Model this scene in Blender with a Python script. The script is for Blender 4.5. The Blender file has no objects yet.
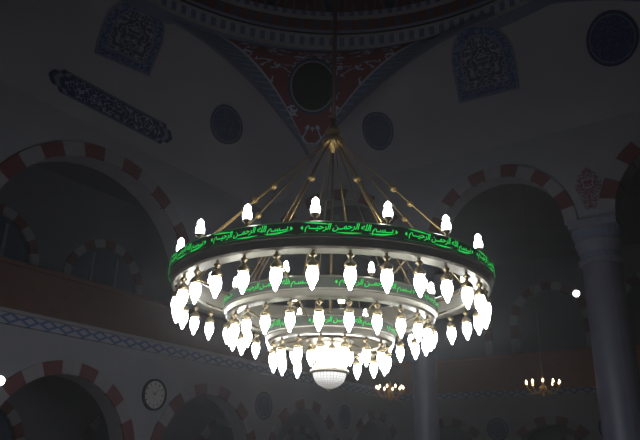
import bpy, math, random
from mathutils import Vector, Matrix
random.seed(3)
SC=bpy.context.scene
COL=SC.collection
try: SC.view_settings.view_transform='Standard'
except Exception: pass
pi=math.pi
CAMZ=1.6
def W(h): return h+CAMZ

# ---------------------------------------------------------------- materials
def srgb(r,g,b):
    f=lambda c:(c/255/12.92 if c/255<=.04045 else ((c/255+.055)/1.055)**2.4)
    return (f(r),f(g),f(b),1)
def mat(name,c1,c2=None,rough=.7,metal=0,scale=3,emis=0,ecol=None,bump=0):
    m=bpy.data.materials.new(name); m.use_nodes=True
    nt=m.node_tree; b=nt.nodes['Principled BSDF']
    b.inputs['Roughness'].default_value=rough; b.inputs['Metallic'].default_value=metal
    if c2 is None: c2=tuple(x*.85 for x in c1[:3])+(1,)
    tc=nt.nodes.new('ShaderNodeTexCoord'); no=nt.nodes.new('ShaderNodeTexNoise')
    no.inputs['Scale'].default_value=scale; no.inputs['Detail'].default_value=5
    mx=nt.nodes.new('ShaderNodeMix'); mx.data_type='RGBA'
    mx.inputs[6].default_value=c1; mx.inputs[7].default_value=c2
    nt.links.new(tc.outputs['Object'],no.inputs['Vector'])
    nt.links.new(no.outputs['Fac'],mx.inputs[0])
    nt.links.new(mx.outputs[2],b.inputs['Base Color'])
    if bump:
        bp=nt.nodes.new('ShaderNodeBump'); bp.inputs['Strength'].default_value=bump
        nt.links.new(no.outputs['Fac'],bp.inputs['Height']); nt.links.new(bp.outputs['Normal'],b.inputs['Normal'])
    if emis:
        b.inputs['Emission Color'].default_value=ecol or c1
        b.inputs['Emission Strength'].default_value=emis
    return m
class NT:
    def __init__(s,m): s.nt=m.node_tree; s.b=s.nt.nodes['Principled BSDF']
    def math(s,op,a,b=None,c=None):
        n=s.nt.nodes.new('ShaderNodeMath'); n.operation=op
        for i,x in enumerate((a,b,c)):
            if x is None: continue
            if isinstance(x,(int,float)): n.inputs[i].default_value=x
            else: s.nt.links.new(x,n.inputs[i])
        return n.outputs[0]
    def mix(s,f,a,b):
        n=s.nt.nodes.new('ShaderNodeMix'); n.data_type='RGBA'
        for i,x in ((0,f),(6,a),(7,b)):
            if isinstance(x,(int,float,tuple)): n.inputs[i].default_value=x
            else: s.nt.links.new(x,n.inputs[i])
        return n.outputs[2]
    def uv(s):
        t=s.nt.nodes.new('ShaderNodeTexCoord'); sp=s.nt.nodes.new('ShaderNodeSeparateXYZ')
        s.nt.links.new(t.outputs['UV'],sp.inputs[0]); return sp.outputs[0],sp.outputs[1]
    def noise(s,x,y,scale,detail=2):
        c=s.nt.nodes.new('ShaderNodeCombineXYZ'); n=s.nt.nodes.new('ShaderNodeTexNoise')
        s.nt.links.new(x,c.inputs[0]); s.nt.links.new(y,c.inputs[1])
        n.inputs['Scale'].default_value=scale; n.inputs['Detail'].default_value=detail
        s.nt.links.new(c.outputs[0],n.inputs['Vector']); return n.outputs['Fac']
    def out(s,c): s.nt.links.new(c,s.b.inputs['Base Color'])
def newm(name,rough=.7):
    m=bpy.data.materials.new(name); m.use_nodes=True
    m.node_tree.nodes['Principled BSDF'].inputs['Roughness'].default_value=rough
    return m

M_plaster=mat('white_plaster',srgb(170,172,180),srgb(146,148,158),.85,scale=1.2)
M_vault=mat('vault_plaster',srgb(182,184,192),srgb(158,160,168),.9,scale=.8)
M_dark=mat('shaded_gallery_plaster',srgb(126,126,134),srgb(102,102,112),.9,scale=1)  # darker plaster copy: the shade behind the arches is put into its colour
M_brown=mat('brown_timber',srgb(114,76,62),srgb(84,56,48),.6,scale=4)
M_brown2=mat('brown_gallery_panel',srgb(176,100,74),srgb(138,78,60),.6,scale=4)
M_red=mat('dull_red_stone',srgb(124,64,66),srgb(104,54,58),.8,scale=6)
M_cream=mat('pale_stone',srgb(164,162,168),srgb(142,140,146),.8,scale=6)
M_blue=mat('navy_paint',srgb(36,50,104),srgb(26,36,74),.7,scale=9)
M_grey=mat('greyblue_paint',srgb(128,138,166),srgb(102,112,140),.7,scale=9)
M_black=mat('black_paint',srgb(4,4,6),srgb(2,2,3),.95,scale=9)
M_black.node_tree.nodes['Principled BSDF'].inputs['Specular IOR Level'].default_value=.1
M_marble=mat('bluegrey_marble',srgb(132,132,156),srgb(98,98,122),.45,scale=2.5)
M_capital=mat('pale_blue_stone',srgb(150,152,168),srgb(112,116,138),.7,scale=7)
M_carpet=mat('red_carpet',srgb(110,24,26),srgb(70,14,18),.95,scale=8)
M_gold=mat('champagne_metal',srgb(172,167,150),srgb(142,136,118),.34,.8,scale=5)
M_brass=mat('brass',srgb(190,172,132),srgb(128,110,78),.3,.85,scale=8)
M_hub=mat('hub_gold',srgb(224,190,120),srgb(180,146,84),.35,.7,scale=8)
M_rod=mat('thin_brass_rod',srgb(150,128,88),srgb(112,94,64),.45,.7,scale=8)
M_pole=mat('dark_red_pole',srgb(70,30,28),srgb(50,20,20),.5,.3,scale=8)
M_bandblk=mat('black_band',srgb(8,12,8),srgb(4,6,4),.6,scale=8)
M_bandgry=mat('dull_script_field',srgb(74,78,66),srgb(58,62,52),.6,.3,scale=8)
M_green=mat('green_lit_script',srgb(10,200,60),srgb(10,180,50),.5,emis=.95,ecol=(.01,.72,.09,1))
M_green2=mat('green_lit_tier_script',srgb(0,170,46),srgb(0,150,40),.8,emis=.7,ecol=(.0,.72,.08,1))
M_rail=mat('green_rail',srgb(10,120,40),srgb(10,100,34),.5,emis=.16,ecol=(.01,.7,.09,1))
M_glass=mat('lit_opal_glass',(1,1,1,1),None,.3,emis=16,ecol=(.93,.96,1,1))
M_warm=mat('warm_candle_glass',(1,.8,.5,1),None,.3,emis=9,ecol=(1,.72,.42,1))
M_spot=mat('lit_spot_lens',(1,1,1,1),None,.3,emis=12,ecol=(.9,.96,1,1))
M_window=mat('night_window_glass',srgb(86,98,128),srgb(58,68,92),.25,scale=2)
M_core=newm('ribbed_lit_glass',.3); n=NT(M_core); u,v=n.uv()
a=n.math('GREATER_THAN',n.math('FRACT',n.math('MULTIPLY',u,26)),.35)
c=n.mix(a,srgb(205,200,190),srgb(255,255,255)); n.out(c)
n.nt.links.new(c,n.b.inputs['Emission Color']); n.b.inputs['Emission Strength'].default_value=1.1
M_bowl=newm('beaded_crystal_bowl',.3); n=NT(M_bowl); u,v=n.uv()
a=n.math('FRACT',n.math('MULTIPLY',u,30)); b_=n.math('FRACT',n.math('MULTIPLY',v,11))
g=n.math('MULTIPLY',n.math('GREATER_THAN',a,.3),n.math('GREATER_THAN',b_,.3))
c=n.mix(g,srgb(190,188,182),srgb(235,235,230)); n.out(c)
n.nt.links.new(c,n.b.inputs['Emission Color']); n.b.inputs['Emission Strength'].default_value=.42

M_mould=newm('patterned_moulding',.8); n=NT(M_mould); u,v=n.uv()
a=n.math('ABSOLUTE',n.math('SUBTRACT',n.math('FRACT',n.math('MULTIPLY',u,2.2)),.5))
b_=n.math('ABSOLUTE',n.math('SUBTRACT',n.math('FRACT',n.math('MULTIPLY',v,4.2)),.5))
d=n.math('ADD',a,b_); s=n.math('GREATER_THAN',n.math('ABSOLUTE',n.math('SUBTRACT',d,.42)),.13)
n.out(n.mix(s,srgb(84,108,156),srgb(166,170,184)))
def dash(name,k,ca,cb,duty=.5):
    m=newm(name,.8); n=NT(m); u,v=n.uv()
    a=n.math('GREATER_THAN',n.math('FRACT',n.math('MULTIPLY',u,k)),duty)
    n.out(n.mix(a,ca,cb)); return m
M_d1=dash('cornice_dashes',150,srgb(196,202,220),srgb(120,136,180),.5)
M_d2=dash('cornice_red_dashes',90,srgb(130,60,66),srgb(94,88,116),.6)
M_dome=newm('painted_dome',.85); n=NT(M_dome); u,v=n.uv()
uu=n.math('ABSOLUTE',n.math('SUBTRACT',n.math('FRACT',n.math('MULTIPLY',u,24)),.5))
nz=n.noise(uu,v,14,3)
s=n.math('GREATER_THAN',nz,.53); lob=n.math('GREATER_THAN',n.math('ADD',uu,n.math('MULTIPLY',v,.9)),.42)
c=n.mix(s,srgb(110,34,40),srgb(110,106,122)); c2=n.mix(s,srgb(30,36,62),srgb(82,86,112))
n.out(n.mix(lob,c,c2))
# pendentive
M_pend=newm('painted_pendentive',.85); n=NT(M_pend); u,v=n.uv()
au=n.math('ABSOLUTE',n.math('MULTIPLY_ADD',u,2,-1))
w=n.math('MULTIPLY',au,v)
nz=n.noise(n.math('ADD',w,.37),v,12,1.0)
orn=n.math('LESS_THAN',n.math('ABSOLUTE',n.math('SUBTRACT',nz,.5)),.034)
orn=n.math('MULTIPLY',orn,n.math('GREATER_THAN',n.noise(w,n.math('ADD',v,3),6,0),.47))
field=n.mix(orn,srgb(126,38,50),srgb(186,200,226))
e1=n.math('SUBTRACT',1,au)
bord=n.math('LESS_THAN',e1,.29); bord=n.math('MAXIMUM',bord,n.math('GREATER_THAN',v,.9))
tick=n.math('LESS_THAN',n.math('ABSOLUTE',n.math('SUBTRACT',n.math('FRACT',n.math('MULTIPLY',v,22)),.5)),.16)
c=n.mix(bord,field,n.mix(tick,srgb(84,104,138),srgb(122,140,172)))
line=n.math('LESS_THAN',e1,.06); c=n.mix(line,c,srgb(160,140,148))
line2=n.math('MULTIPLY',n.math('LESS_THAN',e1,.325),n.math('GREATER_THAN',e1,.285)); c=n.mix(line2,c,srgb(190,192,206))
tip=n.math('LESS_THAN',v,.07); c=n.mix(tip,c,srgb(150,146,156))
n.out(c)
def script_mat(name,base,ink,scale=16,w=.04,mirror=False):
    m=newm(name,.8); n=NT(m); u,v=n.uv()
    if mirror: u=n.math('ABSOLUTE',u)
    nz=n.noise(u,v,scale,1)
    r=n.math('LESS_THAN',n.math('ABSOLUTE',n.math('SUBTRACT',nz,.5)),w)
    n.out(n.mix(r,base,ink)); return m
M_script=script_mat('navy_field_with_script',srgb(36,50,104),srgb(86,98,138),6,.02)
M_script2=script_mat('navy_panel_with_script',srgb(34,48,100),srgb(150,160,186),6,.03)
M_lattice=script_mat('ornate_tracery_painting',srgb(66,74,104),srgb(150,154,172),6,.045,True)
M_frame=script_mat('patterned_blue_frame',srgb(54,72,128),srgb(120,134,170),9,.05)
M_floral=script_mat('floral_spandrel_painting',srgb(150,154,166),srgb(126,56,66),9,.07,True)

# ---------------------------------------------------------------- mesh helpers
def mk(name,verts,faces,mats,fm=None,uvs=None,smooth=False,kind=None):
    me=bpy.data.meshes.new(name); me.from_pydata([tuple(v) for v in verts],[],faces)
    if not isinstance(mats,(list,tuple)): mats=[mats]
    for m in mats: me.materials.append(m)
    if fm:
        for p,i in zip(me.polygons,fm): p.material_index=i
    if uvs:
        l=me.uv_layers.new(name='UVMap')
        for p in me.polygons:
            for li,vi in zip(p.loop_indices,p.vertices): l.data[li].uv=uvs[vi]
    if smooth:
        for p in me.polygons: p.use_smooth=True
    me.update()
    o=bpy.data.objects.new(name,me); COL.objects.link(o)
    if kind: o['kind']=kind
    return o
def lathe(name,prof,n,mats,closed=False,fm=None,smooth=True,**k):
    V=[];F=[];FM=[];UV=[]
    m=len(prof)
    for i in range(n+1):
        a=2*pi*i/n
        for j,(r,z) in enumerate(prof):
            V.append((r*math.sin(a),-r*math.cos(a),z)); UV.append((i/n,j/max(1,m-1)))
    for i in range(n):
        for j in range(m if closed else m-1):
            j2=(j+1)%m
            F.append((i*m+j,(i+1)*m+j,(i+1)*m+j2,i*m+j2)); FM.append(fm[j] if fm else 0)
    o=mk(name,V,F,mats,FM,UV,smooth,**k)
    return o
def tube_data(p,q,r,n=8):
    p=Vector(p);q=Vector(q);d=(q-p).normalized()
    a=d.orthogonal().normalized();b=d.cross(a)
    V=[];F=[]
    for c in (p,q):
        for i in range(n):
            t=2*pi*i/n; V.append(c+a*math.cos(t)*r+b*math.sin(t)*r)
    for i in range(n): F.append((i,(i+1)%n,n+(i+1)%n,n+i))
    F.append(tuple(range(n))[::-1]); F.append(tuple(range(n,2*n)))
    return V,F
def join(parts):
    V=[];F=[];FM=[]
    for k,(v,f) in enumerate(parts):
        o=len(V); V+=list(v); F+=[tuple(i+o for i in x) for x in f]; FM+=[k]*len(f)
    return V,F,FM
def sphere_data(c,r,n=10,m=6,sz=1):
    V=[];F=[]
    c=Vector(c)
    for j in range(m+1):
        ph=pi*j/m
        for i in range(n):
            a=2*pi*i/n; V.append(c+Vector((r*math.sin(ph)*math.cos(a),r*math.sin(ph)*math.sin(a),r*sz*math.cos(ph))))
    for j in range(m):
        for i in range(n): F.append((j*n+i,(j+1)*n+i,(j+1)*n+(i+1)%n,j*n+(i+1)%n))
    return V,F
def tag(o,label,cat,group=None):
    o['label']=label; o['category']=cat
    if group: o['group']=group
def empty(name,loc,label,cat,group=None):
    o=bpy.data.objects.new(name,None); o.location=loc; COL.objects.link(o); tag(o,label,cat,group); return o
def parent(o,p): o.parent=p; return o

class Plane:
    def __init__(s,o,d,n): s.o=Vector((o[0],o[1],0)); s.d=Vector((d[0],d[1],0)); s.n=Vector((n[0],n[1],0))
    def P(s,t,z,off=0): return s.o+s.d*t+s.n*off+Vector((0,0,z))
def arch_wall(name,pl,s0,s1,z0,z1,ops,thick,m,off=0,N=20):
    cuts={s0,s1}
    for (c,r,zs,zb) in ops:
        for k in range(N+1):
            x=c-r*math.cos(pi*k/N)
            if s0<x<s1: cuts.add(round(x,5))
    cs=sorted(cuts); V=[];F=[];UV=[]
    def box(a,b,za0,zb0,za1,zb1):
        i=len(V)
        for o_ in (off,off-thick):
            for (t,z) in ((a,za0),(b,zb0),(b,zb1),(a,za1)):
                V.append(pl.P(t,z,o_)); UV.append((t,z))
        F.extend([(i,i+1,i+2,i+3),(i+7,i+6,i+5,i+4),(i,i+4,i+5,i+1),(i+3,i+2,i+6,i+7)])
    for a,b in zip(cs,cs[1:]):
        mid=(a+b)/2; op=None
        for q in ops:
            if abs(mid-q[0])<q[1]: op=q
        if op is None: box(a,b,z0,z0,z1,z1)
        else:
            c,r,zs,zb=op
            h=lambda x: zs+math.sqrt(max(0,r*r-(x-c)**2))
            box(a,b,h(a),h(b),z1,z1)
            if zb>z0: box(a,b,z0,z0,zb,zb)
    for (c,r,zs,zb) in ops:
        lo=max(z0,zb)
        for sx in (-1,1):
            x=c+sx*r
            if x<s0 or x>s1 or lo>=zs: continue
            i=len(V)
            for (z,o_) in ((lo,off),(zs,off),(zs,off-thick),(lo,off-thick)):
                V.append(pl.P(x,z,o_)); UV.append((x,z))
            F.append((i,i+1,i+2,i+3))
    return mk(name,V,F,m,uvs=UV,kind='structure')
tn=[0]
def trimname():
    tn[0]+=1; return 'trim_%d'%tn[0]
def voussoirs(pl,c,zs,ri,ro,nb,thick,off,legs=0,a0=0,a1=pi,mats=None):
    V=[];F=[];FM=[]
    def block(pts,m):
        i=len(V); k=len(pts)
        for o_ in (off,off-thick):
            for (t,z) in pts: V.append(pl.P(t,z,o_))
        F.append(tuple(range(i,i+k))); FM.append(m)
        F.append(tuple(range(i+2*k-1,i+k-1,-1))); FM.append(m)
        for j in range(k):
            F.append((i+j,i+k+j,i+k+(j+1)%k,i+(j+1)%k)); FM.append(m)
    for b in range(nb):
        A=a0+(a1-a0)*b/nb; B=a0+(a1-a0)*(b+1)/nb
        out=[(c-ro*math.cos(A+(B-A)*k/3),zs+ro*math.sin(A+(B-A)*k/3)) for k in range(4)]
        inn=[(c-ri*math.cos(A+(B-A)*k/3),zs+ri*math.sin(A+(B-A)*k/3)) for k in range(3,-1,-1)]
        block(out+inn,b%2)
    if legs>0:
        kk=max(1,int(round(legs/.45)))
        for b in range(kk):
            za=zs-legs*(b)/kk; zb=zs-legs*(b+1)/kk
            for sx in (-1,1):
                block([(c+sx*ri,za),(c+sx*ro,za),(c+sx*ro,zb),(c+sx*ri,zb)],(b+1)%2)
    return mk(trimname(),V,F,mats or [M_cream,M_red],FM,kind='structure')
def strip(name,pl,s0,s1,z0,z1,thick,off,m,n=1):
    V=[];F=[];UV=[]
    for o_ in (off,off-thick):
        for (t,z) in ((s0,z0),(s1,z0),(s1,z1),(s0,z1)): V.append(pl.P(t,z,o_)); UV.append((t,z))
    F=[(0,1,2,3),(7,6,5,4),(0,4,5,1),(3,2,6,7),(0,3,7,4),(1,5,6,2)]
    return mk(name,V,F,m,uvs=UV,kind='structure')

# ---------------------------------------------------------------- architecture
LP=Plane((3.5,27.9),(-.574,-.819),(.819,-.574))
RP=Plane((3.5,27.9),(.819,-.574),(-.574,-.819))
AP=Plane((2.65,16.85),(.819,-.574),(-.574,-.819))   # free standing arcade
lc=[2.0,6.6,11.2,15.8,20.4,25.0]
arch_wall('wall_left',LP,-.5,27,0,4.3,[(c,1.8,1.65,0) for c in lc],.5,M_plaster)
for c in lc: voussoirs(LP,c,1.65,1.8,2.1,13,.12,.06,legs=1.6)
strip(trimname(),LP,-.5,27,4.28,4.5,.3,.14,M_mould)
strip(trimname(),LP,-.5,27,4.5,4.58,.3,.2,M_cream)
strip('wall_left_parapet',LP,-.5,27,4.58,5.55,.2,.02,M_brown)
strip(trimname(),LP,-.5,27,5.55,5.65,.3,.08,M_brown)
arch_wall('wall_left_upper',LP,9.54,27,5.6,9.7,[(15.5,3.05,5.75,5.6),(23.2,3.05,5.75,5.6)],.6,M_plaster)
voussoirs(LP,15.5,5.75,3.05,3.40,17,.14,.06)
voussoirs(LP,23.2,5.75,3.05,3.40,17,.14,.06)
GO=[(12.6,1.25,6.7,5.9),(16.4,1.25,6.7,5.9),(20.2,1.25,6.7,5.9)]
LO=[(c,1.2,1.8,0.6) for c in lc]
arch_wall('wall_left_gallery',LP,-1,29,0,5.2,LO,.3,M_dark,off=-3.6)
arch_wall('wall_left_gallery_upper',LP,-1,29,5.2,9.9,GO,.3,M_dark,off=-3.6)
for (c,r,zs,zb) in GO: voussoirs(LP,c,zs,1.25,1.5,11,.1,-3.52,legs=.8)
for c in lc: voussoirs(LP,c,1.8,1.2,1.45,11,.1,-3.52,legs=1.2)
for i,(c,r,zs,zb) in enumerate(GO):
    strip('window_%d'%(i+1),LP,c-1.25,c+1.25,5.9,8.0,.05,-3.75,M_window)
for i,c in enumerate(lc): strip('window_%d'%(i+4),LP,c-1.2,c+1.2,.6,3.1,.05,-3.75,M_window)
def mull(pl,c,w,z0,z1,off):
    for q in (-w*.36,w*.36): strip(trimname(),pl,c+q-.05,c+q+.05,z0,z1,.05,off,M_grey)
    strip(trimname(),pl,c-w,c+w,(z0+z1)*.5-.1,(z0+z1)*.5-.02,.05,off+.01,M_grey)
for (c,r,zs,zb) in GO: mull(LP,c,1.25,5.9,7.75,-3.66)
for c in (11.2,15.8): mull(LP,c,1.2,.6,2.85,-3.66)
# right wall
rc=[2.1,6.1,10.1,14.1,18.1]
arch_wall('wall_right',RP,-.5,24,0,4.3,[(c,1.45,1.8,0) for c in rc],.5,M_plaster)
for c in rc: voussoirs(RP,c,1.8,1.45,1.75,13,.12,.06,legs=1.7)
strip(trimname(),RP,-.5,24,4.28,4.5,.3,.14,M_mould)
strip('wall_right_parapet',RP,-.5,24,4.5,5.75,.2,.02,M_brown2)
strip(trimname(),RP,-.5,24,5.75,5.85,.3,.08,M_brown2)
ro_=[(2.1,1.3,7.2,6.0),(6.1,1.3,7.2,6.0),(10.1,1.3,7.2,6.0),(14.1,1.3,7.2,6.0)]
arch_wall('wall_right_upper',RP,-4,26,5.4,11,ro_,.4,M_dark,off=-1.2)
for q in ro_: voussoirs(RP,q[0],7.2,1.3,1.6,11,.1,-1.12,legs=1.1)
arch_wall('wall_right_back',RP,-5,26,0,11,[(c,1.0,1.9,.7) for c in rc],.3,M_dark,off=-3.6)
for c in rc: voussoirs(RP,c,1.9,1.0,1.22,11,.1,-3.52,legs=1.1)
for i,c in enumerate(rc): strip('window_%d'%(i+10),RP,c-1,c+1,.7,3,.05,-3.75,M_window)
# arcade
PER=4.6
arch_wall('wall_arcade',AP,-.35,14.5,7.15,9.8,[(PER*.5,1.66,7.15,0),(PER*1.5,1.8,7.15,0),(PER*2.5,1.8,7.15,0)],.5,M_plaster)
arch_wall('wall_arcade_wide_bay',AP,-5.65,-.35,6.4,9.8,[(-3.0,2.6,6.7,0)],.5,M_plaster)
voussoirs(AP,PER*.5,7.15,1.66,1.97,13,.14,.06)
for k in (1,2): voussoirs(AP,PER*(k+.5),7.15,1.8,2.16,13,.5,.06)
voussoirs(AP,-3.0,6.7,2.6,2.93,17,.14,.06)

# columns
def column(s,r,label):
    p=AP.P(s,0,-.25)
    e=empty('column',p,label,'column','colonnade columns')
    sh=lathe('shaft',[(r*1.05,.5),(r,.7),(r*.97,3.5),(r*.92,6.15)],32,M_marble); parent(sh,e)
    ba=lathe('base',[(.001,0),(r*1.5,0),(r*1.5,.25),(r*1.3,.3),(r*1.35,.4),(r*1.08,.5)],32,M_cream,smooth=False); parent(ba,e)
    ca=lathe('capital',[(r*.93,6.12),(r*1.08,6.15),(r*1.08,6.23),(r*.96,6.26),(r*.98,6.4),(r*1.15,6.65),(r*1.12,6.72),(r*1.25,6.9),(r*1.25,6.95)],24,[M_capital,M_grey],fm=[0,0,0,1,0,0,1,0],smooth=False); parent(ca,e)
    a=r*1.15
    V=[(x*a,y*a,z) for z in (6.95,7.15) for x,y in ((-1,-1),(1,-1),(1,1),(-1,1))]
    ab=mk('abacus',V,[(0,1,5,4),(1,2,6,5),(2,3,7,6),(3,0,4,7),(0,3,2,1),(4,5,6,7)],M_capital); parent(ab,e)
    ab.rotation_euler=(0,0,math.atan2(-.574,.819))
    return e
column(0,.32,'slender blue-grey marble column under a striped arcade')
column(PER,.46,'thick blue-grey marble column with carved capital and pale abacus')
column(PER*2,.46,'blue-grey marble column beside the striped arcade')

# dome, pendentive, vaults
DC=Vector((.15,8.68,0))
TIP=Vector((-.3,16.45,W(8.1)))
def edge(f,sx):
    E=Vector((DC.x+sx*9.8,11.0,0))
    p=TIP.lerp(E,f); q=max(0,1-(1-2*f)**2)
    p.z=TIP.z+3.1*q**.92
    return p
def vL(u,v):
    B=LP.P(9.54+u*15.5,9.6); T=edge(u,-1); ph=v*pi/2
    k=1-math.cos(ph); p=B.lerp(T,k); p.z=B.z+(T.z-B.z)*math.sin(ph); return p
def vR(u,v):
    B=AP.P(-5.65+u*19,9.7); T=edge(u,1); ph=v*pi/2
    k=1-math.cos(ph); p=B.lerp(T,k); p.z=B.z+(T.z-B.z)*math.sin(ph); return p
def grid(name,f,nu,nv,m,**k):
    V=[];F=[];UV=[]
    for i in range(nu+1):
        for j in range(nv+1): V.append(f(i/nu,j/nv)); UV.append((i/nu,j/nv))
    for i in range(nu):
        for j in range(nv):
            a=i*(nv+1)+j; F.append((a,a+nv+1,a+nv+2,a+1))
    return mk(name,V,F,m,uvs=UV,smooth=True,**k)
grid('ceiling_left_vault',vL,48,16,M_vault,kind='structure')
grid('ceiling_right_vault',vR,48,16,M_vault,kind='structure')
FE=.42
def pend(u,v):
    f=FE*max(v,.0001); L=edge(f,-1); R=edge(f,1)
    l=L-DC; r=R-DC
    al=math.atan2(l.x,l.y); ar=math.atan2(r.x,r.y)
    rl=math.hypot(l.x,l.y); rr=math.hypot(r.x,r.y)
    a=al+(ar-al)*u; q=rl+(rr-rl)*u
    return Vector((DC.x+q*math.sin(a),DC.y+q*math.cos(a),(L.z+(R.z-L.z)*u)-.02))
grid('ceiling_pendentive',pend,32,48,M_pend,kind='structure')
def rib(sx):
    V=[];F=[]
    N=48
    for i in range(N+1):
        f=i/N; p=edge(f,sx); d=(p-DC); d.z=0; d.normalize()
        for (a,b) in ((-.06,-.08),(-.06,.08),(.06,.08),(.06,-.08)):
            V.append(p+d*a+Vector((0,0,b)))
    for i in range(N):
        for j in range(4): F.append((i*4+j,(i+1)*4+j,(i+1)*4+(j+1)%4,i*4+(j+1)%4))
    mk(trimname(),V,F,M_grey,kind='structure')
rib(-1); rib(1)
zc=W(11.15)
cor=lathe(trimname(),[(7.2,zc-.12),(6.78,zc-.08),(6.72,zc+.0),(6.72,zc+.28),(6.62,zc+.3),(6.62,zc+.36),(6.55,zc+.4),(6.55,zc+.75),(6.45,zc+.8),(6.45,zc+.95)],160,[M_grey,M_d1,M_cream,M_d2,M_black],fm=[0,2,1,2,4,0,3,2,1],smooth=False,kind='structure')
cor.location=DC
prof=[(6.45*math.cos(t),zc+.95+6.0*math.sin(t)) for t in [i/24*pi/2 for i in range(25)]]
dm=lathe('ceiling_dome',prof,96,M_dome,kind='structure'); dm.location=DC

# floor and aisle ceilings
mk('floor',[(-25,-6,0),(25,-6,0),(25,36,0),(-25,36,0)],[(0,1,2,3)],M_carpet,kind='structure')
def flat(name,pts,z,m): mk(name,[(p.x,p.y,z) for p in pts],[tuple(range(len(pts)))],m,kind='structure')
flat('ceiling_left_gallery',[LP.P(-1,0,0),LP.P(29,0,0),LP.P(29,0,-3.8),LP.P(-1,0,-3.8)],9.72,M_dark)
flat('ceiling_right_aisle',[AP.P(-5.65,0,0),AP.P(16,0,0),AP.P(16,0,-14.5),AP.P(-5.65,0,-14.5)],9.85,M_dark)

# -------------------------------------------------- paintings on the vaults
def painting(name,S,u0,v0,outline,rings,mats,label,cat,off=.04,group=None):
    e=1e-3
    P=S(u0,v0)
    def dS(u,v): return (S(u+e,v)-S(u-e,v))/(2*e),(S(u,v+e)-S(u,v-e))/(2*e)
    Su,Sv=dS(u0,v0)
    nrm=Su.cross(Sv).normalized()
    cam=Vector((0,0,CAMZ))
    if nrm.dot(cam-P)<0: nrm=-nrm
    up=Vector((0,0,1)); up=(up-nrm*up.dot(nrm)).normalized(); rt=up.cross(nrm).normalized()
    V=[];F=[];FM=[];UV=[]
    def put(a,b):
        u,v=u0,v0
        for _ in range(8):
            d=S(u,v)-P; ra=a-d.dot(rt); rb=b-d.dot(up)
            A,B=dS(u,v); m11=A.dot(rt);m12=B.dot(rt);m21=A.dot(up);m22=B.dot(up)
            D=m11*m22-m12*m21
            if abs(D)<1e-6: break
            u+=max(-.1,min(.1,(ra*m22-rb*m12)/D)); v+=max(-.1,min(.1,(m11*rb-m21*ra)/D))
            v=min(.985,max(.005,v)); u=min(.99,max(.001,u))
        V.append(S(u,v)+nrm*off); UV.append((a,b))
    put(0,0); K=len(outline)
    for k,(f,mi) in enumerate(rings):
        for (a,b) in outline: put(a*f,b*f)
        base=1+k*K
        for j in range(K):
            j2=(j+1)%K
            if k==0: F.append((0,base+j,base+j2))
            else: F.append((base-K+j,base+j,base+j2,base-K+j2))
            FM.append(mi)
    o=mk(name,V,F,mats,FM,UV); tag(o,label,cat,group); return o
circ=lambda r,sy=1:[(r*math.cos(2*pi*i/40),r*sy*math.sin(2*pi*i/40)) for i in range(40)]
med=[(.3,0),(.6,0),(.84,0),(.88,1),(.93,0),(1,2)]
mm=[M_script,M_grey,M_blue]
painting('wall_medallion',vL,.165,.58,circ(.48,1.4),med,mm,'oval navy medallion with painted script on pale vault','painting')
painting('wall_medallion',vR,.23,.40,circ(.48,1.2),med,mm,'oval navy medallion with script near painted pendentive','painting')
painting('wall_medallion',vR,.61,.46,circ(.6,1.15),med,mm,'dark oval medallion with thin grey rim on vault','painting')
L=1.98;h=.31
pl_out=[]
for i in range(12): pl_out.append((-L*.82+1.64*L*i/11,-h))
pl_out+=[(L*.86,-h*.6),(L*.93,-h*.62),(L,0),(L*.93,h*.62),(L*.86,h*.6)]
for i in range(12): pl_out.append((L*.82-1.64*L*i/11,h))
pl_out+=[(-L*.86,h*.6),(-L*.93,h*.62),(-L,0),(-L*.93,-h*.62),(-L*.86,-h*.6)]
painting('inscription_panel',vL,.398,.15,pl_out,[(.4,0),(.78,0),(.86,2),(.93,1),(1,2)],[M_script2,M_grey,M_blue],'long navy cartouche with pointed ends and script','painting')
def archshape(w,hh):
    pts=[(-w,-hh),(-w*.3,-hh),(w*.3,-hh),(w,-hh),(w,-hh*.5),(w,-hh*.1)]
    for i in range(1,12):
        t=pi*i/12; pts.append((w*math.cos(t),-hh*.1+hh*1.1*math.sin(t)))
    pts+=[(-w,-hh*.1),(-w,-hh*.5)]
    return pts
wr=[(.3,0),(.66,0),(.72,1),(.94,2),(1,1)]
painting('arched_panel',vR,.42,.58,archshape(.85,.98),wr,[M_lattice,M_grey,M_frame],'arched tracery window painting with blue-grey border','painting')
painting('arched_panel',vL,.428,.65,archshape(.82,.88),wr,[M_lattice,M_grey,M_frame],'arched tracery window painting with blue patterned border','painting')
painting('pendentive_medallion',pend,.478,.43,circ(.7,1.15),[(.5,0),(.84,0),(.9,1),(1,2)],[M_black,M_cream,M_blue],'black round medallion on red painted pendentive','painting',off=.06)
def wall_disc(pl,s,z,r,label,name='wall_medallion'):
    V=[pl.P(s,z,.03)];F=[];FM=[];UV=[(0,0)]
    K=32
    for k,(f,mi) in enumerate([(.75,0),(.85,1),(1,2)]):
        for j in range(K):
            a=2*pi*j/K; V.append(pl.P(s+r*f*math.cos(a),z+r*f*math.sin(a),.03)); UV.append((f*r*math.cos(a),f*r*math.sin(a)))
        b=1+k*K
        for j in range(K):
            j2=(j+1)%K
            F.append((0,b+j,b+j2) if k==0 else (b-K+j,b+j,b+j2,b-K+j2)); FM.append(mi)
    o=mk(name,V,F,mm,FM,UV); tag(o,label,'painting','spandrel medallions')
for s in (8.9,4.3): wall_disc(LP,s,3.35,.42,'small round blue medallion between lower striped arches')
for s in (4.1,8.1): wall_disc(RP,s,3.1,.42,'small round blue medallion between lower striped arches')
V=[AP.P(PER+a,7.75+b,.03) for a,b in ((-.12,-.3),(.12,-.3),(.32,.35),(.2,.6),(0,.8),(-.2,.6),(-.32,.35))]
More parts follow.
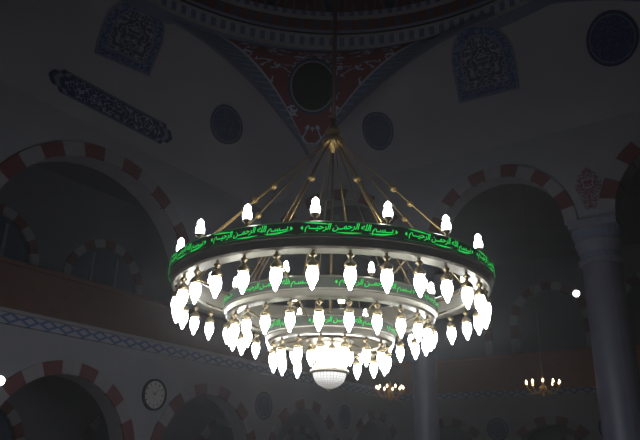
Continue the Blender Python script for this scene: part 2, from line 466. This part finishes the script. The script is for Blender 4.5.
o=mk('floral_spandrel',V,[tuple(range(7))],M_floral,uvs=[(-.2,0),(.2,0),(.5,.8),(.3,1),(0,1.3),(-.3,1),(-.5,.8)]); tag(o,'red floral painting in arcade spandrel above capital','painting')

# clock
cp=LP.P(13.3,3.25,.03)
ck=empty('wall_clock',cp,'round white-faced wall clock with dark rim','clock')
def onwall(pts,off): return [LP.d*a*-1+Vector((0,0,b))+LP.n*off for a,b in pts]
M_face=mat('clock_face_white',srgb(215,215,215),srgb(196,196,196),.5)
K=40
rim_v=[];rim_f=[]
for k,(r,o_) in enumerate([(.39,0),(.39,.06),(.34,.07),(.34,.02)]):
    rim_v+=onwall([(r*math.cos(2*pi*j/K),r*math.sin(2*pi*j/K)) for j in range(K)],o_)
for k in range(3):
    for j in range(K): rim_f.append((k*K+j,k*K+(j+1)%K,(k+1)*K+(j+1)%K,(k+1)*K+j))
parent(mk('clock_rim',rim_v,rim_f,M_black),ck)
face=mk('clock_face',onwall([(.34*math.cos(2*pi*j/K),.34*math.sin(2*pi*j/K)) for j in range(K)],.025),[tuple(range(K))],M_face); parent(face,ck)
for i in range(12):
    a=2*pi*i/12; c_,s_=math.cos(a),math.sin(a)
    parent(mk('hour_mark',onwall([(.24*c_-.012*s_,.24*s_+.012*c_),(.3*c_-.012*s_,.3*s_+.012*c_),(.3*c_+.012*s_,.3*s_-.012*c_),(.24*c_+.012*s_,.24*s_-.012*c_)],.03),[(0,1,2,3)],M_black),face)
for nm,a,l,w in (('hour_hand',2.4,.14,.02),('minute_hand',.9,.22,.015)):
    c_,s_=math.cos(a),math.sin(a)
    parent(mk(nm,onwall([(w*s_,-w*c_),(l*c_,l*s_),(-w*s_,w*c_)],.04),[(0,1,2)],M_black),ck)

# ---------------------------------------------------------------- main chandelier
S=1.12
SR=1.085       # radial scale
CX,CY=.17,8.68
Z0=W(.85*S)
CH=empty('chandelier',(CX,CY,Z0),'huge three-tier brass ring chandelier with lit white glass lamps','chandelier')
def zr(h): return (h-.85)*S
def ring(name,R,h1,h2,wd,lip=.115):
    R*=SR; z1=zr(h1); z2=zr(h2)
    pr=[(R,z2),(R,z1+lip),(R-.012,z1+lip-.01),(R-.03,z1+.02),(R-.055,z1),(R-wd,z1),(R-wd-.02,z1+.03),(R-wd,z1+.05),(R-wd,z2),(R-wd+.02,z2+.02),(R-.02,z2+.02)]
    o=lathe(name,pr,128,M_gold,closed=True,smooth=False); parent(o,CH); return o
r1=ring('outer_ring',2.0,1.955,2.205,.24); r2=ring('middle_ring',1.32,1.645,1.86,.17,.085); r3=ring('inner_ring',.8,1.37,1.565,.15,.075)
def cyl_band(name,R,za,zb,t,m,par):
    o=lathe(name,[(R+.001,za),(R+t,za),(R+t,zb),(R+.001,zb)],128,m,smooth=False); parent(o,par); return o
cyl_band('script_band',2.0*SR,zr(2.072),zr(2.203),.012,M_bandblk,r1)
cyl_band('script_band',1.32*SR,zr(1.735),zr(1.85),.006,M_bandgry,r2)
cyl_band('script_band',.8*SR,zr(1.45),zr(1.557),.006,M_bandgry,r3)
T_='\u0640'
logical="\uFE91"+T_*3+"\uFEB4"+T_*1+"\uFEE2 \uFE8D\uFEDF\uFEE0\uFEEA \uFE8D\uFEDF\uFEAE\uFEA3\uFEE4"+T_*2+"\uFEE6 \uFE8D\uFEDF\uFEAE\uFEA3\uFEF4"+T_*3+"\uFEE2"
vis=logical[::-1]
def textmesh(offset):
    cu=bpy.data.curves.new('inscription','FONT'); cu.body=vis; cu.size=1; cu.resolution_u=3; cu.offset=offset; cu.space_character=.93
    to=bpy.data.objects.new('inscription',cu); COL.objects.link(to)
    dg=bpy.context.evaluated_depsgraph_get(); dg.update()
    tme=bpy.data.meshes.new_from_object(to.evaluated_get(dg))
    tv=[v.co.copy() for v in tme.vertices]; tf=[tuple(p.vertices) for p in tme.polygons]
    bpy.data.objects.remove(to)
    x0=min(v.x for v in tv);x1=max(v.x for v in tv);y0=min(v.y for v in tv);y1=max(v.y for v in tv)
    return [((v.x-x0)/(x1-x0)-.5,(v.y-y0)/(y1-y0)) for v in tv],tf
TM1=textmesh(.016); TM2=textmesh(.014)
def script(par,R,zlo,zhi,width,theta0,n,m,TM,name='green_inscription'):
    tv,tf=TM
    for k in range(n):
        th=theta0+2*pi*k/n
        V=[];F=list(tf)
        for (a,b) in tv:
            aa=a+.03*(b-.5)
            bb=b*.92+.04+.05*math.sin(a*11+1)
            t=th+aa*width*.92/R; z=zlo+(zhi-zlo)*bb; V.append((R*math.sin(t),-R*math.cos(t),z))
        def stroke(xa,xb,za,zb,bow,wmax):
            N=16; b0=len(V)
            for i in range(N+1):
                q=i/N; xx=xa+(xb-xa)*q; zz=za+(zb-za)*q+bow*math.sin(pi*q)
                w=wmax*math.sin(pi*min(.97,max(.03,q)))+.01
                for s_ in (-1,1):
                    t=th+xx*width/R; z=zlo+(zhi-zlo)*min(1.03,max(-.03,zz+s_*w)); V.append((R*math.sin(t),-R*math.cos(t),z))
            for i in range(N): F.append((b0+2*i,b0+2*i+1,b0+2*i+3,b0+2*i+2))
        if par is r1:
            stroke(.2,.48,.12,.34,-.12,.06)
            stroke(-.14,.12,.08,.1,-.05,.05)
            stroke(-.47,-.2,.98,.8,.02,.05)
        for sx in (-1,1):
            b0=len(V)
            for (a,b) in [(0,.5),(.3,.7),(.6,.62),(1,.5),(.6,.38),(.3,.3)]:
                t=th+sx*(.482+.03*a)*width/R; z=zlo+(zhi-zlo)*b; V.append((R*math.sin(t),-R*math.cos(t),z))
            F.append(tuple(range(b0,b0+6)))
        o=mk(name,V,F,m); parent(o,par)
        if par is r1:
            N=20; V=[];F=[]
            hw=.52*width/R
            for (zz,dz) in ((zlo-.009,.005),(zhi+.004,.005)):
                b0=len(V)
                for i in range(N+1):
                    t=th-hw+2*hw*i/N
                    for d in (0,dz): V.append((R*math.sin(t),-R*math.cos(t),zz+d))
                for i in range(N): F.append((b0+2*i,b0+2*i+2,b0+2*i+3,b0+2*i+1))
            parent(mk('panel_border',V,F,M_rail),par)
script(r1,2.0*SR+.022,zr(2.083),zr(2.192),1.04,math.radians(4),12,M_green,TM1)
script(r2,1.32*SR+.014,zr(1.742),zr(1.846),1.05,math.radians(22),7,M_green2,TM2)
script(r3,.8*SR+.014,zr(1.456),zr(1.552),.92,math.radians(12),5,M_green2,TM2)

def copy_thing(src,kids,loc,rz=0):
    o=src.copy(); COL.objects.link(o); o.location=loc; o.rotation_euler=(0,0,rz)
    for k in kids:
        c=k.copy(); COL.objects.link(c); c.parent=o
    return o
def lamp_h(scale):
    q=scale
    hold=lathe('hanging_lamp',[(.001,0),(.02,0),(.02,-.025),(.042,-.04),(.048,-.06),(.026,-.078),(.02,-.1),(.03,-.115),(.05,-.13),(.07,-.155),(.074,-.18),(.066,-.2),(.056,-.205)],14,M_brass)
    gl=lathe('lamp_glass',[(.05,-.19),(.056,-.215),(.067,-.25),(.071,-.285),(.066,-.325),(.054,-.365),(.038,-.395),(.027,-.42),(.022,-.44),(.014,-.458),(.001,-.465)],16,M_glass)
    for v in list(hold.data.vertices)+list(gl.data.vertices): v.co*=q
    parent(gl,hold); return hold,gl
def lamp_u(scale):
    hold=lathe('upright_lamp',[(.001,0),(.04,0),(.045,.02),(.02,.035),(.02,.07),(.05,.095),(.055,.11)],14,M_brass)
    gl=lathe('lamp_glass',[(.042,.105),(.052,.13),(.056,.165),(.05,.2),(.036,.225),(.043,.25),(.036,.275),(.016,.3),(.001,.31)],16,M_glass)
    for v in list(hold.data.vertices)+list(gl.data.vertices): v.co*=scale
    parent(gl,hold); return hold,gl
def around(maker,scale,R,z,n,off):
    h,g=maker(scale); parent(h,CH)
    h.location=(R*math.sin(off),-R*math.cos(off),z)
    for k in range(1,n):
        a=off+2*pi*k/n
        copy_thing(h,[g],(R*math.sin(a),-R*math.cos(a),z))
around(lamp_h,.95,2.0*SR-.12,zr(1.955),32,math.radians(4.6))
around(lamp_u,1.0,2.0*SR-.1,zr(2.205)+.02,16,math.radians(-6.2))
around(lamp_h,.84,1.32*SR-.11,zr(1.645),24,math.radians(8.2))
around(lamp_u,.7,1.32*SR-.1,zr(1.86)+.02,8,math.radians(20))
around(lamp_h,.78,.8*SR-.11,zr(1.37),16,math.radians(12.8))
around(lamp_h,.66,.27,zr(1.40),9,math.radians(5))
def lz(name,pr,m,n=24,smooth=True):
    o=lathe(name,pr,n,m,smooth=smooth); parent(o,CH); return o
zh=zr(4.08)
lz('hub',[(.001,zh-.2),(.03,zh-.18),(.06,zh-.1),(.14,zh-.06),(.17,zh),(.15,zh+.04),(.07,zh+.08),(.09,zh+.12),(.12,zh+.17),(.08,zh+.22),(.045,zh+.3),(.035,zh+.38),(.001,zh+.4)],M_hub)
V,F=tube_data((0,0,zh+.3),(0,0,W(11.15)+6.9-Z0),.035,10)
parent(mk('pole',V,F,M_pole,smooth=True),CH)
V,F=tube_data((0,0,zh-.15),(0,0,zr(1.4)),.018,10)
parent(mk('stem',V,F,M_rod,smooth=True),CH)
def rod(name,p,q,r,bead=None,br=.05):
    parts=[tube_data(p,q,r,6)]
    if bead: parts.append(sphere_data(Vector(p).lerp(Vector(q),bead),br))
    V,F,FM=join(parts); o=mk(name,V,F,M_rod if not bead else M_hub,smooth=True); parent(o,CH)
for k in range(12):
    a=math.radians(15+30*k); R=2.0*SR-.1
    rod('suspension_rod',(.1*math.sin(a),-.1*math.cos(a),zh),(R*math.sin(a),-R*math.cos(a),zr(2.21)),.0085,.52,.05)
for k in range(6):
    a=math.radians(10+60*k); R=1.32*SR-.1
    rod('inner_rod',(.08*math.sin(a),-.08*math.cos(a),zh-.03),(R*math.sin(a),-R*math.cos(a),zr(1.87)),.007)
for k in range(8):
    a=math.radians(45*k+10)
    rod('spoke',(.05*math.sin(a),-.05*math.cos(a),zr(1.5)),((.8*SR-.15)*math.sin(a),-(.8*SR-.15)*math.cos(a),zr(1.45)),.012)
for k in range(8):
    a=math.radians(45*k+25)
    for (Ra,ha,Rb,hb) in ((2.0,2.0,1.32,1.8),(1.32,1.7,.8,1.52)):
        rod('tier_brace',((Ra*SR-.2)*math.sin(a),-(Ra*SR-.2)*math.cos(a),zr(ha)),((Rb*SR-.02)*math.sin(a),-(Rb*SR-.02)*math.cos(a),zr(hb)),.011)
lz('core_plate',[(.001,zr(1.43)),(.3,zr(1.42)),(.32,zr(1.41)),(.3,zr(1.40)),(.001,zr(1.39))],M_gold,40,False)
lz('core_shade',[(.001,zr(1.39)),(.17,zr(1.385)),(.17,zr(1.15)),(.2,zr(1.13)),(.2,zr(1.07)),(.001,zr(1.06))],M_core,52,False)
lz('bowl_collar',[(.2,zr(1.085)),(.25,zr(1.08)),(.26,zr(1.05)),(.235,zr(1.035)),(.2,zr(1.035))],M_gold,32)
lz('glass_bowl',[(.222,zr(1.04)),(.214,zr(1.0)),(.19,zr(.95)),(.145,zr(.91)),(.085,zr(.88)),(.03,zr(.865)),(.001,zr(.862))],M_bowl,32)
lz('finial',[(.03,zr(.868)),(.035,zr(.855)),(.02,zr(.84)),(.001,zr(.835))],M_gold,16)

# ---------------------------------------------------------------- small chandeliers
def small_chandelier(loc,label,r,ztop):
    e=empty('small_chandelier',loc,label,'chandelier','small gold chandeliers')
    b=lathe('body',[(.001,-.2),(.03,-.18),(.05,-.13),(.02,-.08),(.06,-.02),(.1,.05),(.05,.1),(.025,.2),(.05,.26),(.02,.32),(.001,.36)],16,M_hub); parent(b,e)
    V,F=tube_data((0,0,.34),(0,0,ztop-loc[2]),.012,6); parent(mk('chain',V,F,M_rod),e)
    for k in range(10):
        a=2*pi*k/10; pts=[]
        for i in range(9):
            t=i/8; rr=.05+(r-.05)*t; z=.02-.16*math.sin(pi*t)+.06*t
            pts.append(Vector((rr*math.cos(a),rr*math.sin(a),z)))
        parts=[tube_data(pts[i],pts[i+1],.009,6) for i in range(8)]
        V,F,_=join(parts); ar=mk('arm',V,F,M_hub,smooth=True); parent(ar,e)
        c=lathe('candle_lamp',[(.001,0),(.035,.005),(.03,.02),(.013,.025),(.013,.06)],10,M_hub); c.location=pts[-1]; parent(c,e)
        fl=lathe('candle_bulb',[(.012,.055),(.026,.08),(.024,.11),(.01,.14),(.001,.15)],10,M_warm); parent(fl,c)
small_chandelier((5.8,17,1.6+2.0),'small brass chandelier with warm candle bulbs on thin chain',.42,9.85)
small_chandelier((2.1,19,1.6+2.02),'small brass chandelier with warm candle bulbs under wide arch',.38,9.85)

# ---------------------------------------------------------------- spot lamps
def spot(pl,s,z,off,label,r=.09,back=.32):
    p=pl.P(s,z,off); e=empty('spot_lamp',p,label,'lamp','wall spot lamps')
    nrm=pl.n
    def ringpts(R,d): 
        return [nrm*d+pl.d*R*math.cos(2*pi*j/20)+Vector((0,0,1))*R*math.sin(2*pi*j/20) for j in range(20)]
    V=ringpts(r*.6,-.12)+ringpts(r,-.02)+ringpts(r,.02)+ringpts(r*.85,.02)
    F=[(k*20+j,k*20+(j+1)%20,(k+1)*20+(j+1)%20,(k+1)*20+j) for k in range(3) for j in range(20)]
    parent(mk('housing',V,F,M_rod),e)
    parent(mk('lens',ringpts(r*.85,.015),[tuple(range(20))],M_spot),e)
    V,F=tube_data(nrm*-.12,nrm*-back,.02); parent(mk('bracket',V,F,M_rod),e)
spot(AP,PER-.55,5.45,.12,'small bright white spot lamp fixed to marble column')
spot(LP,17.55,3.1,.3,'small bright white spot lamp on arcaded wall',.11)

# ---------------------------------------------------------------- world, camera
w=bpy.data.worlds.new('World'); SC.world=w; w.use_nodes=True
w.node_tree.nodes['Background'].inputs[0].default_value=(.5,.55,.7,1)
w.node_tree.nodes['Background'].inputs[1].default_value=.012
vs=w.node_tree.nodes.new('ShaderNodeVolumeScatter')
vs.inputs['Density'].default_value=.008; vs.inputs['Anisotropy'].default_value=.65
w.node_tree.links.new(vs.outputs[0],w.node_tree.nodes['World Output'].inputs['Volume'])
cam=bpy.data.cameras.new('Camera'); co=bpy.data.objects.new('Camera',cam); COL.objects.link(co)
cam.sensor_width=36; cam.lens=650/640*36
p=math.radians(20.9); roll=math.radians(1.3)
R=Matrix.Rotation(pi/2+p,4,'X') @ Matrix.Rotation(roll,4,'Z')
co.matrix_world=Matrix.Translation((0,0,CAMZ)) @ R
SC.camera=co
